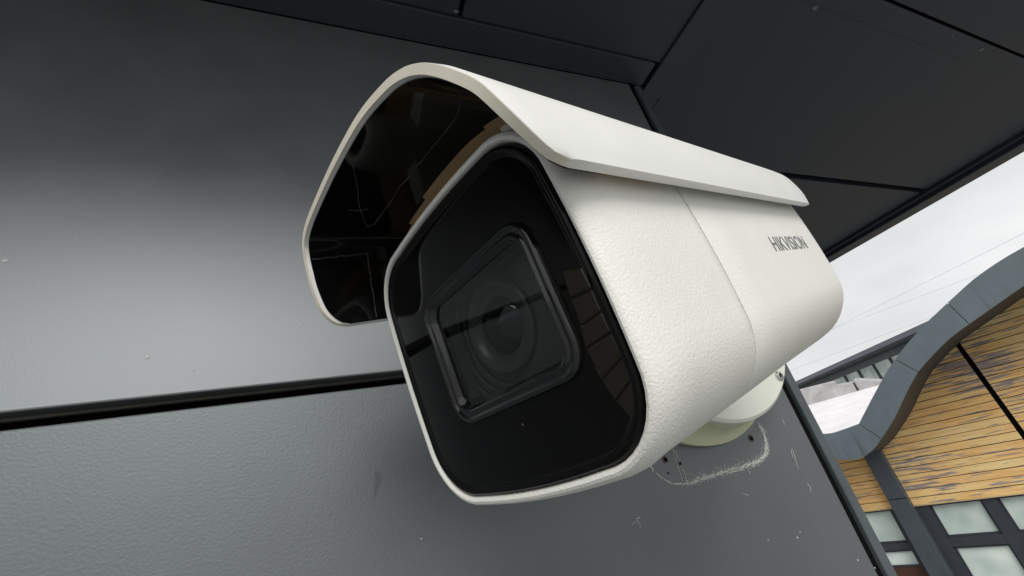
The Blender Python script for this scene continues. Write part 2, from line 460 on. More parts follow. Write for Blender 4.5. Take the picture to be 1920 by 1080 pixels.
# trace of an earlier mounting plate: fibrous sealant line, holes, scuffs
def on_wall(px, py, y=WY):
    r = ray(px, py); return EYE + r*(y / r.y)
trace = [(1214, 862), (1222, 880), (1245, 900), (1268, 908), (1300, 903), (1340, 890), (1380, 880), (1415, 868), (1433, 855), (1437, 835), (1430, 810), (1421, 795)]
T3 = resample([on_wall(*p) for p in trace], 220)
fib = MB()
def strand(p, q, r, k=5, jig=0.0006):
    pts = []
    for i in range(k + 1):
        t = i / k
        c = p.lerp(q, t)
        w = jig*math.sin(math.pi*t)
        pts.append(Vector((c.x + random.uniform(-w, w), WY - 0.00025 - random.random()*0.0005, c.z + random.uniform(-w, w))) - near.location)
    fib.add(*tube(pts, [r*(0.5 + 0.5*math.sin(math.pi*(0.1 + 0.8*i/k))) for i in range(k + 1)], 4))
for i in range(0, 217, 2):
    w = 0.35 if i < 55 else 1.0
    for _ in range(2 if i < 55 else 4):
        a, b = T3[i], T3[min(219, i + random.randint(2, 7))]
        o = Vector((random.gauss(0, 0.0011*w), 0, random.gauss(0, 0.0011*w)))
        strand(a + o, b + o + Vector((random.gauss(0, 0.0007), 0, random.gauss(0, 0.0007))), random.uniform(0.00006, 0.00020))
for i in range(60, 200, 1):
    a = T3[i]
    if random.random() < 0.75:
        q = a + Vector((random.gauss(0, 0.0022), 0, abs(random.gauss(0, 0.0035))*random.choice((1, 1, 1, -0.5))))
        strand(a, q, random.uniform(0.00003, 0.00009))
for p in [((1258, 838), (1280, 905)), ((1262, 842), (1276, 870)), ((1276, 872), (1286, 900)), ((1184, 985), (1200, 968)), ((1196, 968), (1200, 990)), ((1484, 841), (1496, 880)), ((1482, 842), (1486, 858)), ((1465, 785), (1472, 797)), ((1513, 905), (1520, 922)), ((1390, 925), (1404, 930)), ((1400, 874), (1406, 890))]:
    strand(on_wall(*p[0]), on_wall(*p[1]), 0.00016, 8, 0.0012)
# crumbs and dust smeared along the same line
for _ in range(900):
    c = T3[random.randint(50, 219)]
    dx, dz = random.gauss(0, 0.0022), random.gauss(0.0008, 0.0026)
    r = random.uniform(0.00012, 0.00042)
    p = Vector((c.x + dx, WY - 0.0002, c.z + dz)) - near.location
    a0_ = random.random()*6.28
    q = [p + Vector((r*random.uniform(0.5, 1.3)*math.cos(a0_ + k*1.257), 0, r*random.uniform(0.5, 1.3)*math.sin(a0_ + k*1.257))) for k in range(5)]
    fib.add(q + [p + Vector((0, -0.00025, 0))], [(k, (k+1) % 5, 5) for k in range(5)])
fo = fib.build('sealant_residue', M['fibre'], near); fo['kind'] = 'stuff'; fo['label'] = 'white fibrous sealant line left by an earlier mounting plate'
rust = simple('rust_stain', (0.10, 0.075, 0.05), 0.8, var=0.3, vscale=200)
for (px, py, r) in [(1247, 862, 0.0019), (1275, 869, 0.0011), (1408, 822, 0.0022), (1253, 887, 0.0006)]:
    c = on_wall(px, py) - near.location
    o = obj('screw_hole', *lathe([(r*1.55, 0.0), (r*1.4, -0.0006), (r*1.05, -0.0008), (r*0.9, -0.0002)], 18, 'y', tuple(c)), rust, near, 40)
    k = obj('hole_core', *lathe([(r*0.88, -0.0004), (r*0.86, -0.00055)], 14, 'y', tuple(c)), M['dark'], o)
scuff = MB()
for (poly) in [[(702, 882), (712, 884), (716, 900), (708, 918), (702, 935), (700, 915), (704, 900)]]:
    pts = [on_wall(*p, WY - 0.0003) - near.location for p in poly]; n = len(pts)
    scuff.add(pts + [p + Vector((0, 0.0004, 0)) for p in pts], [tuple(range(n))] + [(i, (i+1) % n, n+(i+1) % n, n+i) for i in range(n)])
scuff.build('scuff_mark', simple('scuff', (0.10, 0.112, 0.118), 0.5), near)
# dried splashes
spl = M['fibre']
for (px, py, r) in [(275, 670, 0.0016), (363, 693, 0.0009), (563, 610, 0.0010), (10, 489, 0.0017), (1495, 1008, 0.0008), (1500, 997, 0.0006), (1608, 1050, 0.0007), (1440, 1012, 0.0006), (1640, 1065, 0.0006), (790, 1010, 0.0006), (145, 447, 0.0007)]:
    c = on_wall(px, py) - near.location
    pts = [(r*random.uniform(0.6, 1.1)) for _ in range(9)]
    vv = [c + Vector((pts[i]*math.cos(2*math.pi*i/9), -0.0003, pts[i]*math.sin(2*math.pi*i/9))) for i in range(9)]
    obj('splash_speck', vv + [v + Vector((0, 0.0004, 0)) for v in vv], [tuple(range(9))] + [(i, (i+1) % 9, 9+(i+1) % 9, 9+i) for i in range(9)], simple('splash', (0.62, 0.63, 0.63), 0.8), near)

# ------------------------------------------------------------------ bullet camera
S = 0.16
R_ = Vector((0.281482068779334, -0.9589616318218706, -0.03406513832705718))
U_ = Vector((-0.19931296671568655, -0.09315648837134154, 0.9754979292511654))
B_ = Vector((0.9386384747359858, 0.2677955514340284, 0.21735536887191612))
O_ = Vector((0.04892610418284832, 0.1402399890115315, 0.059489341999509414 + H))
mw = Matrix(((R_.x, B_.x, U_.x, O_.x), (R_.y, B_.y, U_.y, O_.y), (R_.z, B_.z, U_.z, O_.z), (0, 0, 0, 1)))
inv_mw = mw.inverted()
cctv = empty('security_camera', None, 'white bullet security camera with black glossy front and long rain visor', 'camera', mat=mw)

def sec(prof, y):
    return [Vector((x*S, y*S, z*S)) for x, z in prof]
def cpart(name, rings, m, parent=cctv, cap0=False, cap1=False, sm=35):
    return obj(name, *loft(rings, cap0, cap1), m, parent, sm)

# front housing with its white rim (y runs backwards from the rim)
def body(y, ins=0.0, ch=0.0, rl=0.197):
    return sec(rrect(0.396 - ins, -0.391 + ins, 0.340 - ins, 0.165 - ins*0.5, 0.006, 0.004, ch, rl - ins*0.7, 0.010), y)
rim = lambda y, hw, z0, z1, r: sec(rrect(hw, z0 + 0.010, z1 - 0.010, r, 0.006, 0.004, 0, r + 0.014, 0.010), y)
rings = [rim(0.030, 0.358, -0.372, 0.320, 0.138), rim(0.006, 0.359, -0.373, 0.321, 0.139),
         rim(0.000, 0.362, -0.376, 0.324, 0.141), rim(-0.002, 0.368, -0.381, 0.329, 0.147),
         rim(0.000, 0.374, -0.387, 0.335, 0.151), rim(0.007, 0.380, -0.392, 0.340, 0.156),
         rim(0.020, 0.386, -0.397, 0.344, 0.160), rim(0.05, 0.391, -0.400, 0.347, 0.163), body(0.12), body(0.25), body(0.40), body(0.4285), body(0.430, 0.001), body(0.430, 0.02)]
fh = cpart('front_housing', rings, M['white_rough'])
rings = [body(0.4370, 0.02), body(0.4370, 0.001), body(0.4385), body(0.6), body(0.85, 0, 0.1, 0.19), body(1.1, 0, 0.2, 0.18), body(1.3, 0, 0.25, 0.174),
         body(1.40, 0.0, 0.25, 0.172), body(1.46, 0.001, 0.25, 0.172), body(1.50, 0.006, 0.25, 0.172), body(1.522, 0.015, 0.25, 0.17), body(1.540, 0.034, 0.25, 0.165), body(1.550, 0.065, 0.25, 0.16), body(1.555, 0.11, 0.25, 0.15)]
rh = cpart('rear_housing', rings, M['white_rough'], cap1=True, sm=50)
groove = cpart('seam_gasket', [body(0.428, 0.006), body(0.439, 0.006)], simple('seam_grey', (0.10, 0.10, 0.095), 0.9, spec=0.1))

# glossy black front plate, a ring round the lens window
WX, WZ0, WZ1, WH = 0.052, -0.160, 0.101, 0.184
win = lambda y, g: sec(rrect(WH + g, WZ0 - g, WZ1 + g, max(0.012, 0.034 + g*0.75), 0.0, WX), y)
plate = lambda y, i: sec(rrect(0.3575 - i, -0.3615 + i, 0.3095 - i, max(0.03, 0.1375 - i*0.8), 0.006, 0.004, 0, max(0.03, 0.1515 - i*0.8), 0.010), y)
rings = [plate(0.030, 0.000), plate(0.014, 0.0004), plate(0.006, 0.0025), plate(0.0015, 0.006), plate(0.000, 0.009), plate(0.0005, 0.013), plate(0.002, 0.018), plate(0.004, 0.022), plate(0.0058, 0.025), plate(0.0058, 0.028), plate(0.005, 0.032), win(0.005, 0.055), win(0.005, 0.038)]
fp = cpart('front_plate', rings, M['gloss'], sm=60)
rings = [win(0.006, 0.040), win(-0.003, 0.0385), win(-0.009, 0.035), win(-0.010, 0.031), win(-0.008, 0.027), win(-0.005, 0.024), win(-0.0045, 0.020), win(-0.007, 0.0165), win(-0.0085, 0.013), win(-0.008, 0.010), win(-0.004, 0.006), win(0.002, 0.003), win(0.004, 0.0), win(0.16, -0.002)]
bz = cpart('lens_bezel', rings, M['bezel'], sm=55)
gl = cpart('lens_window', [win(0.0065, 0.0005), win(0.0145, 0.0005)], M['glass'], cap0=True, cap1=True)
# cavity: stepped baffle rings round the lens
LX, LZ = WX - 0.030, -0.014
bf = MB()
for k in range(9):
    rr = 0.118 + 0.021*k
    n = 64
    y0 = 0.075 - 0.0058*k
    v, f = lathe([(rr*S, y0*S), (rr*S, (y0 - 0.006)*S), ((rr + 0.004)*S, (y0 - 0.006)*S), ((rr + 0.022)*S, (y0 - 0.0005)*S)], n, 'y', (LX*S, 0, LZ*S))
    bf.add(v, f[:-2])
# clip the baffle to the cavity walls
cl = []
for v in bf.v:
    v.x = min(max(v.x, (WX - WH + 0.004)*S), (WX + WH - 0.004)*S); v.z = min(max(v.z, (WZ0 + 0.004)*S), (WZ1 - 0.004)*S)
bo = bf.build('lens_baffle', M['barrel'], cctv)
v, f = lathe([(0.1175*S, 0.07*S), (0.1157*S, 0.060*S), (0.1096*S, 0.055*S), (0.0974*S, 0.056*S), (0.0940*S, 0.062*S), (0.0870*S, 0.07*S), (0.0800*S, 0.09*S), (0.0783*S, 0.10*S)], 64, 'y', (LX*S, 0, LZ*S))
lb = obj('lens_barrel', v, f, simple('lens_ring', (0.085, 0.086, 0.085), 0.3), cctv, 40)
v, f = lathe([(0.0870*S*math.sin(a), (0.085 - 0.075*(math.cos(a) - math.cos(1.2)))*S) for a in [0.02 + 1.18*i/12 for i in range(13)]][::-1], 48, 'y', (LX*S, 0, LZ*S))
obj('lens', v, f, M['lens'], cctv, 60)

# infrared reflector cells behind the dark plate, beside the lens
cells = [((1010, 562), (1082, 556)), ((1078, 606), (1128, 580)), ((1096, 654), (1147, 618)), ((1128, 708), (1168, 660)), ((1152, 748), (1186, 706)), ((1180, 780), (1196, 760))]
def on_plate(px, py, y=0.0045):
    r = ray(px, py); o = EYE - O_
    t = (y*S - o.dot(B_)) / r.dot(B_)
    p = o + r*t
    return Vector((p.dot(R_), y*S, p.dot(U_)))
lo = [(1052, 505), (1068, 560), (1088, 612), (1096, 656), (1128, 712), (1154, 752), (1186, 790)]
hi = [(1092, 500), (1112, 540), (1130, 582), (1149, 620), (1171, 664), (1187, 706), (1198, 752)]
for k in range(6):
    a, b, c, d = lo[k], hi[k], hi[k+1], lo[k+1]
    q = [on_plate(*p) for p in (a, b, c, d)]
    cen = sum(q, Vector()) / 4
    q = [cen + (p - cen)*0.975 for p in q]
    vv = q + [cen + (p - cen)*0.85 + Vector((0, -0.0004, 0)) for p in q] + [p + Vector((0, 0.0003, 0)) for p in q]
    obj('infrared_cell', vv, [(4, 5, 6, 7)] + [(i, (i+1) % 4, 4 + (i+1) % 4, 4 + i) for i in range(4)] + [(i, (i+1) % 4, 8+(i+1) % 4, 8+i) for i in range(4)], M['ir'], fp)

def smooth01(t): t = min(max(t, 0), 1); return t*t*(3 - 2*t)
# rain visor: measured outline of its front, swept backwards
vis = [(0.446, 0.118), (0.449, 0.165), (0.444, 0.215), (0.432, 0.262), (0.407, 0.306), (0.372, 0.354), (0.333, 0.396), (0.285, 0.433), (0.218, 0.464), (0.095, 0.497),
       (-0.080, 0.510), (-0.250, 0.507), (-0.345, 0.497), (-0.400, 0.470), (-0.424, 0.420), (-0.430, 0.360), (-0.436, 0.285), (-0.440, 0.205)]
NV = 150
vis = [(x*1.012, z + 0.007*smooth01((z - 0.25)/0.15), ) for x, z in vis]
vo = [(p.x, p.y) for p in resample([(x, z, 0) for x, z in vis], NV)]
def vnorm(i):
    a, b = Vector(vo[max(i-1, 0)]), Vector(vo[min(i+1, NV-1)])
    d = (b - a).normalized(); return Vector((-d.y, d.x))       # points inwards
TH = 0.025
vi = []
for i in range(NV):
    q = Vector(vo[i]) + vnorm(i)*TH
    vi.append((q.x, q.y))
def vfront(i):
    x, z = vo[i]
    lim, low, a, hr, c = (0.36, 0.118, 0.052, 0.13, 0.085) if x > 0 else (0.36, 0.205, 0.030, 0.070, 0.050)
    y = -0.172 + a*smooth01((lim - z) / (lim - low + 0.08))
    h = min(max((z - low)/hr, 0), 1)
    return y + c*(1 - math.sqrt(max(0, 1 - (1 - h)**2)))
def vrear(i):
    x, z = vo[i]
    t = smooth01((0.30 - z) / 0.18)
    return 1.50 + 0.03*t
vrings = []
steps = [0.0, 0.012, 0.03, 0.08, 0.2, 0.4, 0.6, 0.8, 0.93, 0.98, 1.0]
def vpt(p, y): return Vector((p[0]*S, y*S, p[1]*S))
ring_list = []
# closed cross-section: outer left-to-right, then inner back again
for st in steps:
    ring = []
    for i in range(NV):
        y = vfront(i) + (vrear(i) - vfront(i))*st
        k = 0.0
        if st == 0.0: k = 0.12
        if st == 1.0: k = 0.3
        q = Vector(vo[i]).lerp(Vector(vi[i]), k); ring.append(vpt(q, y + (0.004 if st == 0 else 0)*0))
    for i in range(NV - 1, -1, -1):
        y = vfront(i) + (vrear(i) - vfront(i))*st
        k = 0.0
        if st == 0.0: k = 0.12
        if st == 1.0: k = 0.3
        q = Vector(vi[i]).lerp(Vector(vo[i]), k); ring.append(vpt(q, y))
    ring_list.append(ring)
v, f = loft(ring_list)
n2 = 2*NV
for base in (0, (len(steps)-1)*n2):
    for i in range(NV - 1):
        f.append((base + i, base + i + 1, base + n2 - 2 - i, base + n2 - 1 - i))
visor = obj('visor', v, f, M['white'], cctv, 38)
# cream lip along the front edge
lipr = []
for i in range(NV):
    d = Vector(vi[i]) - Vector(vo[i])
    y = vfront(i) - 0.0015
    a = Vector(vo[i]) + d*0.16; b = Vector(vo[i]) + d*0.9
    lipr.append([vpt(a, y + 0.004), vpt(a, y), vpt(b, y), vpt(b, y + 0.004)])
v = [p for q in lipr for p in q]; f = []
for i in range(NV - 1):
    for k in range(3): f.append((i*4+k, i*4+k+1, i*4+k+5, i*4+k+4))
obj('visor_lip', v, f, M['cream'], visor, 30)
# black glossy liner inside the visor, with notched rear edge, and the bare white plastic behind it, coloured tan for dim warm light
lv, tv = [], []
notch = [0.0]*NV
for i in range(NV):
    t = i/(NV-1)
    e = 0.125
    if t < 0.27: e = 0.09
    if 0.27 <= t < 0.36: e = 0.11
    if 0.62 < t < 0.72: e = 0.14
    if t >= 0.72: e = 0.155
    notch[i] = e
for i in range(NV):
    d = (Vector(vi[i]) - Vector(vo[i])).normalized()
    a = Vector(vi[i]) + d*0.0025
    y0 = vfront(i) + 0.010
    y1 = max(notch[i], y0 + 0.03)
    ym = [y0, y0 + (y1 - y0)*0.5, y1]
    lv.append([vpt(Vector(vi[i]) + d*0.0004, y0)] + [vpt(a, y) for y in ym] + [vpt(Vector(vi[i]) + d*0.0004, y1)])
    tv.append([vpt(Vector(vi[i]) + d*0.0012, y1 - 0.02), vpt(Vector(vi[i]) + d*0.0012, y1 + 0.02), vpt(Vector(vi[i]) + d*0.0012, 0.30)])
def strip(rows):
    w = len(rows[0]); v = [p for r in rows for p in r]; f = []
    for i in range(len(rows) - 1):
        for k in range(w - 1): f.append((i*w+k, i*w+k+1, (i+1)*w+k+1, (i+1)*w+k))
    return v, f
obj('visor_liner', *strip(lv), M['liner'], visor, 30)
obj('visor_inner_strip', *strip(tv), M['tan'], visor, 30)
# cobweb strands clinging to the liner
from mathutils.bvhtree import BVHTree
lin = visor.children[1]
tree = BVHTree.FromPolygons([mw @ v.co for v in lin.data.vertices], [tuple(p.vertices) for p in lin.data.polygons])
webm = simple('cobweb', (0.085, 0.085, 0.08), 0.9)
web = MB()
for path in ([(662, 305), (668, 345), (676, 392), (691, 427), (722, 392), (760, 338), (800, 290), (840, 240), (856, 215), (864, 192), (852, 178)],
             [(586, 486), (606, 484), (640, 480), (676, 476), (690, 474)], [(688, 474), (695, 520), (706, 595)], [(655, 393), (672, 395), (690, 392)]):
    P = []
    for q in resample([(a, b, 0) for a, b in path], 26):
        d = ray(q.x + random.uniform(-1.2, 1.2), q.y + random.uniform(-1.2, 1.2)).normalized()
        h = tree.ray_cast(EYE, d)[0]
        if h is not None: P.append(inv_mw @ (h - d*0.0003))
    if len(P) > 3: web.add(*tube(P, [random.uniform(0.00008, 0.0003) for _ in P], 4))
wo = web.build('cobweb', webm, visor); wo['kind'] = 'stuff'
# two slide rails that carry the visor on the housing roof
for x in (-0.22, 0.22):
    mb = MB().box(((x - 0.03)*S, 0.16*S, 0.345*S), ((x + 0.03)*S, 1.3*S, 0.455*S))
    mb.build('visor_rail', M['white'], visor)

# lettering on the side
cu = bpy.data.curves.new('lettering', 'FONT'); cu.body = 'HIKVISION'; cu.extrude = 0.004; cu.size = 1.0; cu.space_character = 1.0
to = bpy.data.objects.new('lettering_source', cu); col.objects.link(to)
bpy.context.view_layer.update()
dg = bpy.context.evaluated_depsgraph_get()
tm = bpy.data.meshes.new_from_object(to.evaluated_get(dg))
bpy.data.objects.remove(to)
xs = [v.co.x for v in tm.vertices]; ys = [v.co.y for v in tm.vertices]
x0, x1, y0, y1 = min(xs), max(xs), min(ys), max(ys)
for v in tm.vertices:
    a = (v.co.x - x0)/(x1 - x0); h = (v.co.y - y0)/(y1 - y0)
    yy = 0.888 + a*0.395; zz = -0.0605 + h*0.052
    sur = 0.400 + 0.006*(1 - ((zz + 0.026)/0.21)**2)
    v.co = Vector(((sur + (0.0012 if v.co.z > 0 else -0.001))*S, yy*S, zz*S))
tm.materials.append(M['print'])
lt = bpy.data.objects.new('lettering', tm); col.objects.link(lt); lt.parent = rh
lt['label'] = 'grey capital lettering HIKVISION'

# arm and ball joint behind the body, reaching the junction box
JB = Vector((0.330, 0.285, H + 0.117))
a0 = O_ + B_*1.53*S - U_*0.05*S
inv = mw.inverted()
pts = [a0, a0.lerp(JB, 0.35) + B_*0.012, JB + Vector((0, -0.022, 0)), JB + Vector((0, -0.001, 0))]
pts = [inv @ p for p in resample(pts, 14)]
obj('mounting_arm', *tube(pts, 0.021, 20), M['white'], cctv, 40)

# ------------------------------------------------------------------ junction box on the wall
jb = empty('junction_box', (JB.x, WY, JB.z), 'round ivory junction box with screwed cover, on the wall behind the camera', 'junction box')
D0 = 0.0
v, f = lathe([(0.1125, -0.0003), (0.1130, -0.006), (0.108, -0.010), (0.104, -0.014), (0.102, -0.033)], 96, 'y')
obj('box_body', v, f, M['yellowed'], jb, 40)
v, f = lathe([(0.100, -0.0335), (0.1015, -0.036), (0.1010, -0.0425), (0.0985, -0.045), (0.06, -0.0452)], 96, 'y')
cv = obj('box_cover', v, f, M['ivory'], jb, 40)
def screw_at(px, py):
    r = ray(px, py); p = EYE + r*((WY - 0.0455)/r.y); return p - jb.location
sp = screw_at(1460.6, 705)
for ang in (0, 120, 240):
    c = Vector((sp.x, 0, sp.z)); q = Matrix.Rotation(math.radians(ang), 3, 'Y') @ c
    cc = (q.x, -0.0453, q.z)
    so = obj('cover_screw', *lathe([(0.0046, 0.0002), (0.0046, -0.0012), (0.0040, -0.0020), (0.0024, -0.0024), (0.0021, -0.0012), (0.0014, -0.0011)], 24, 'y', cc), M['steel'], jb, 35)
    obj('screw_recess', *lathe([(0.0020, -0.00125), (0.0018, -0.0014)], 6, 'y', cc), M['dark'], so)

# ------------------------------------------------------------------ timber building across the yard
E_ = Vector((0.28279459, -0.95918049, 0)); N_ = Vector((0.95918049, 0.28279459, 0))
DF, DQ = 8.0, 7.05                        # wall plane and fascia plane, metres from the lens
base = E_*(-2.0) + N_*DF
tb = empty('timber_building', (base.x, base.y, 0), 'far building with weathered orange timber boards, curved slate-grey fascia and dark window frames', 'building')
def fp_(t, d, z): return E_*t + N_*d + Vector((0, 0, H + z)) - tb.location
def fbox(name, t0, t1, d0, d1, z0, z1, m, parent=tb, bev=0):
    o = MB().hexa([fp_(t0,d0,z0), fp_(t1,d0,z0), fp_(t1,d1,z0), fp_(t0,d1,z0), fp_(t0,d0,z1), fp_(t1,d0,z1), fp_(t1,d1,z1), fp_(t0,d1,z1)]).build(name, m, parent)
    if bev: bevel(o, bev, 1)
    return o
def crop(x0, y0, s): return lambda x, y: (x0 + x/s, y0 + y/s)
EC = crop(1460, 460, 1.7413)
def on_fac(px, py, d):
    r = ray(px, py); p = r*(d / r.dot(N_)); return (p.dot(E_), p.z)
seg_out = [[(-0.47*DQ, 0.10*DQ), (-0.42*DQ, 0.045*DQ), (-0.37*DQ, 0.0), (-0.327*DQ, -0.018*DQ), (-0.296*DQ, -0.018*DQ), on_fac(*EC(262, 582), DQ)],
           [on_fac(*EC(*p), DQ) for p in [(262, 582), (310, 490), (350, 418), (380, 372)]],
           [on_fac(*EC(*p), DQ) for p in [(380, 372), (425, 315), (480, 255), (515, 222), (551, 188)]],
           [on_fac(*EC(*p), DQ) for p in [(551, 188), (600, 143), (640, 108), (720, 52), (801, 5)]] + [(0.10*DQ, 0.176*DQ), (0.18*DQ, 0.180*DQ), (0.27*DQ, 0.168*DQ), (0.34*DQ, 0.14*DQ)]]
seg_in = [[(-0.475*DQ, 0.05*DQ), (-0.42*DQ, -0.01*DQ), (-0.37*DQ, -0.048*DQ), (-0.329*DQ, -0.064*DQ)] + [on_fac(*EC(*p), DQ) for p in [(230, 700), (270, 695), (310, 665), (335, 632)]],
          [on_fac(*EC(*p), DQ) for p in [(335, 632), (380, 560), (420, 475), (455, 413)]],
          [on_fac(*EC(*p), DQ) for p in [(455, 413), (500, 362), (560, 303), (622, 257)]],
          [on_fac(*EC(*p), DQ) for p in [(622, 257), (720, 188), (801, 132)]] + [(0.07*DQ, 0.128*DQ), (0.13*DQ, 0.134*DQ), (0.2*DQ, 0.133*DQ), (0.27*DQ, 0.118*DQ), (0.34*DQ, 0.085*DQ)]]
K = 26
fas = None
inner_curve, mid_curve = [], []
for so_, si_ in zip(seg_out, seg_in):
    po = [(p.x, p.y) for p in resample([(a, b, 0) for a, b in so_], K)]
    pi = [(p.x, p.y) for p in resample([(a, b, 0) for a, b in si_], K)]
    g0 = 0.003
    v, f = [], []
    for i in range(K):
        sh = g0 if i == 0 else (-g0 if i == K - 1 else 0)
        for (t, z), d in ((po[i], DQ), (pi[i], DQ), (pi[i], DQ + 0.03), (po[i], DQ + 0.03)):
            v.append(fp_(t + sh, d, z + sh*0.6))
    for i in range(K - 1):
        for k in range(4): f.append((i*4+k, i*4+(k+1) % 4, i*4+4+(k+1) % 4, i*4+4+k))
    f += [(3, 2, 1, 0), tuple((K-1)*4 + k for k in range(4))]
    if fas is None:
        fas = obj('fascia', v, f, M['fascia'], tb)
    else:
        obj('fascia_panel', v, f, M['fascia'], fas)
    skip = 0 if not inner_curve else 1
    inner_curve += pi[skip:]
    mid_curve += [((a[0]*0.55+b[0]*0.45), (a[1]*0.55+b[1]*0.45)) for a, b in zip(po, pi)][skip:]
    # roof edge flashing
v = []
for so_, si_ in zip(seg_out, seg_in):
    po = resample([(a, b, 0) for a, b in so_], K); pi = resample([(a, b, 0) for a, b in si_], K)
    for p, q in zip(po, pi):
        a, b = p.lerp(q, 0.04), p.lerp(q, 0.96)
        v += [fp_(a.x, DQ + 0.034, a.y), fp_(b.x, DQ + 0.034, b.y)]
obj('fascia_backing', v, [(2*i, 2*i+2, 2*i+3, 2*i+1) for i in range(len(v)//2 - 1)], M['dark'], tb)
nC = len(inner_curve)
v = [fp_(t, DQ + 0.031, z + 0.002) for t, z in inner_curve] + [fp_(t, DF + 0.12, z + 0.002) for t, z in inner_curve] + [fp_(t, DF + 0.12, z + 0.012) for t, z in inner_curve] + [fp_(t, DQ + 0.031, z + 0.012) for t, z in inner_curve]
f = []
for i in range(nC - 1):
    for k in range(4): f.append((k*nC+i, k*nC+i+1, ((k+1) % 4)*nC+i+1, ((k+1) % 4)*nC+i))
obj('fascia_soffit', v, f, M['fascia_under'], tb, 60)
v = [fp_(t, DF + 0.035, z) for t, z in mid_curve] + [fp_(t, DF + 0.035, -1.21) for t, z in mid_curve]
n = len(mid_curve)
obj('cladding_backing', v, [(i, i+1, n+i+1, n+i) for i in range(n-1)], M['dark'], tb)

def curve_z(t):
    for i in range(len(mid_curve) - 1):
        a, b = mid_curve[i], mid_curve[i+1]
        if a[0] <= t <= b[0]: return a[1] + (b[1]-a[1])*(t-a[0])/max(b[0]-a[0], 1e-6)
    return 1.0
PITCH = 0.0115*DF
ZB = -0.1525*DF
bays = [(-0.47*DF, -0.276*DF), (-0.264*DF, -0.0865*DF), (-0.0795*DF, 0.095*DF), (0.102*DF, 0.28*DF)]
clad = fbox('cladding', -3.9, 2.3, DF + 0.036, DF + 0.05, -1.2, -0.56, M['dark'])
for (ta, tb_) in bays:
    for k in range(28):
        z0 = ZB + k*PITCH; z1 = z0 + PITCH - 0.008
        # board runs only where it is under the curved roof
        ts = [ta + (tb_-ta)*i/160 for i in range(161)]
        ok = [t for t in ts if curve_z(t) > z1 + 0.02]
        if len(ok) < 4: continue
        runs = []; st = ok[0]; pv = ok[0]
        for t in ok[1:]:
            if t - pv > (tb_-ta)/160*1.5: runs.append((st, pv)); st = t
            pv = t
        runs.append((st, pv))
        for (t0, t1) in runs:
            if t1 - t0 < 0.08: continue
            dj = random.uniform(-0.003, 0.003)
            sl = random.uniform(-0.002, 0.002)
            pr = [fp_(t0, DF+dj, z0), fp_(t1, DF+dj, z0+sl), fp_(t1, DF+0.03, z0+sl), fp_(t0, DF+0.03, z0), fp_(t0, DF+dj+0.002, z1), fp_(t1, DF+dj+0.002, z1+sl), fp_(t1, DF+0.03, z1+sl), fp_(t0, DF+0.03, z1)]
            o = MB().hexa(pr).build('plank', M['wood'], clad)
            gv = [(t0, z0), (t1, z0), (t1, z0+0.03), (t0, z0+0.03), (t0, z1), (t1, z1), (t1, z1+0.03), (t0, z1+0.03)]
            at = o.data.attributes.new('grain', 'FLOAT_VECTOR', 'POINT')
            for i, (a, b) in enumerate(gv): at.data[i].vector = (a, b, 0)
# lower lip board under the timber
for (ta, tb_) in bays:
    fbox('drip_batten', ta, tb_, DF - 0.004, DF + 0.05, ZB - 0.012, ZB - 0.002, simple('pale_drip', (0.5, 0.40, 0.22), 0.7), clad)
# column in two lengths, with a seam
DC = DF - 0.10
zc = on_fac(1675, 937, DC)[1]
fbox('column', -0.287*DC, -0.259*DC, DC, DF + 0.09, zc + 0.003, -0.055*DC, M['column'], bev=0.006)
fbox('column', -0.287*DC, -0.259*DC, DC, DF + 0.09, -H, zc - 0.003, M['column'], bev=0.006)
# windows: frame with panes, one per bay
def window(t0, t1, mulls, z0, z1, rails, jamb=0.06):
    """mulls / rails: list of (from, to)"""
    fr = None
    fd0, fd1, pd = DF + 0.02, DF + 0.10, DF + 0.075
    mb = MB()
    def q(a, b, c, d, e0=fd0): mb.hexa([fp_(a,e0,c), fp_(b,e0,c), fp_(b,fd1,c), fp_(a,fd1,c), fp_(a,e0,d), fp_(b,e0,d), fp_(b,fd1,d), fp_(a,fd1,d)])
    q(t0 - jamb, t0, z0, z1); q(t1, t1 + jamb, z0, z1)
    for a, b in mulls: q(a, b, z0, z1, fd0 + 0.004)
    xs = [t0] + [x for ab in mulls for x in ab] + [t1]
    zsp = [z0] + [x for ab in rails for x in ab] + [z1]
    for c, d in rails:
        for i in range(0, len(xs), 2): q(xs[i] + 0.0005, xs[i+1] - 0.0005, c, d, fd0 + 0.008)
    fr = mb.build('window', M['frame'], tb)
    for i in range(0, len(xs), 2):
        for j in range(0, len(zsp), 2):
            a, b, c, d = xs[i] + 0.001, xs[i+1] - 0.001, zsp[j] + 0.001, zsp[j+1] - 0.001
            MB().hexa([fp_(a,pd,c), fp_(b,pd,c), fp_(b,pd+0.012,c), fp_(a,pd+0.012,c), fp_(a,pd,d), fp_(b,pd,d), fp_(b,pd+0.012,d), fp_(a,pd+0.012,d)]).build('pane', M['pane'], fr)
            # slim glazing bead round each pane
            w = 0.022
            be = MB()
            for (p0, p1, r0, r1) in ((a, a+w, c, d), (b-w, b, c, d), (a+w, b-w, c, c+w), (a+w, b-w, d-w, d)):
                be.hexa([fp_(p0,pd-0.02,r0), fp_(p1,pd-0.02,r0), fp_(p1,pd-0.001,r0), fp_(p0,pd-0.001,r0), fp_(p0,pd-0.02,r1), fp_(p1,pd-0.02,r1), fp_(p1,pd-0.001,r1), fp_(p0,pd-0.001,r1)])
            be.build('glazing_bead', M['frame'], fr)
W8 = DF + 0.03
window(-0.237*W8, 0.09*W8, [(-0.171*W8, -0.154*W8), (-0.091*W8, -0.074*W8), (-0.011*W8, 0.006*W8)], -0.38*W8, ZB - 0.014, [(-0.2145*W8, -0.2015*W8)], 0.17)
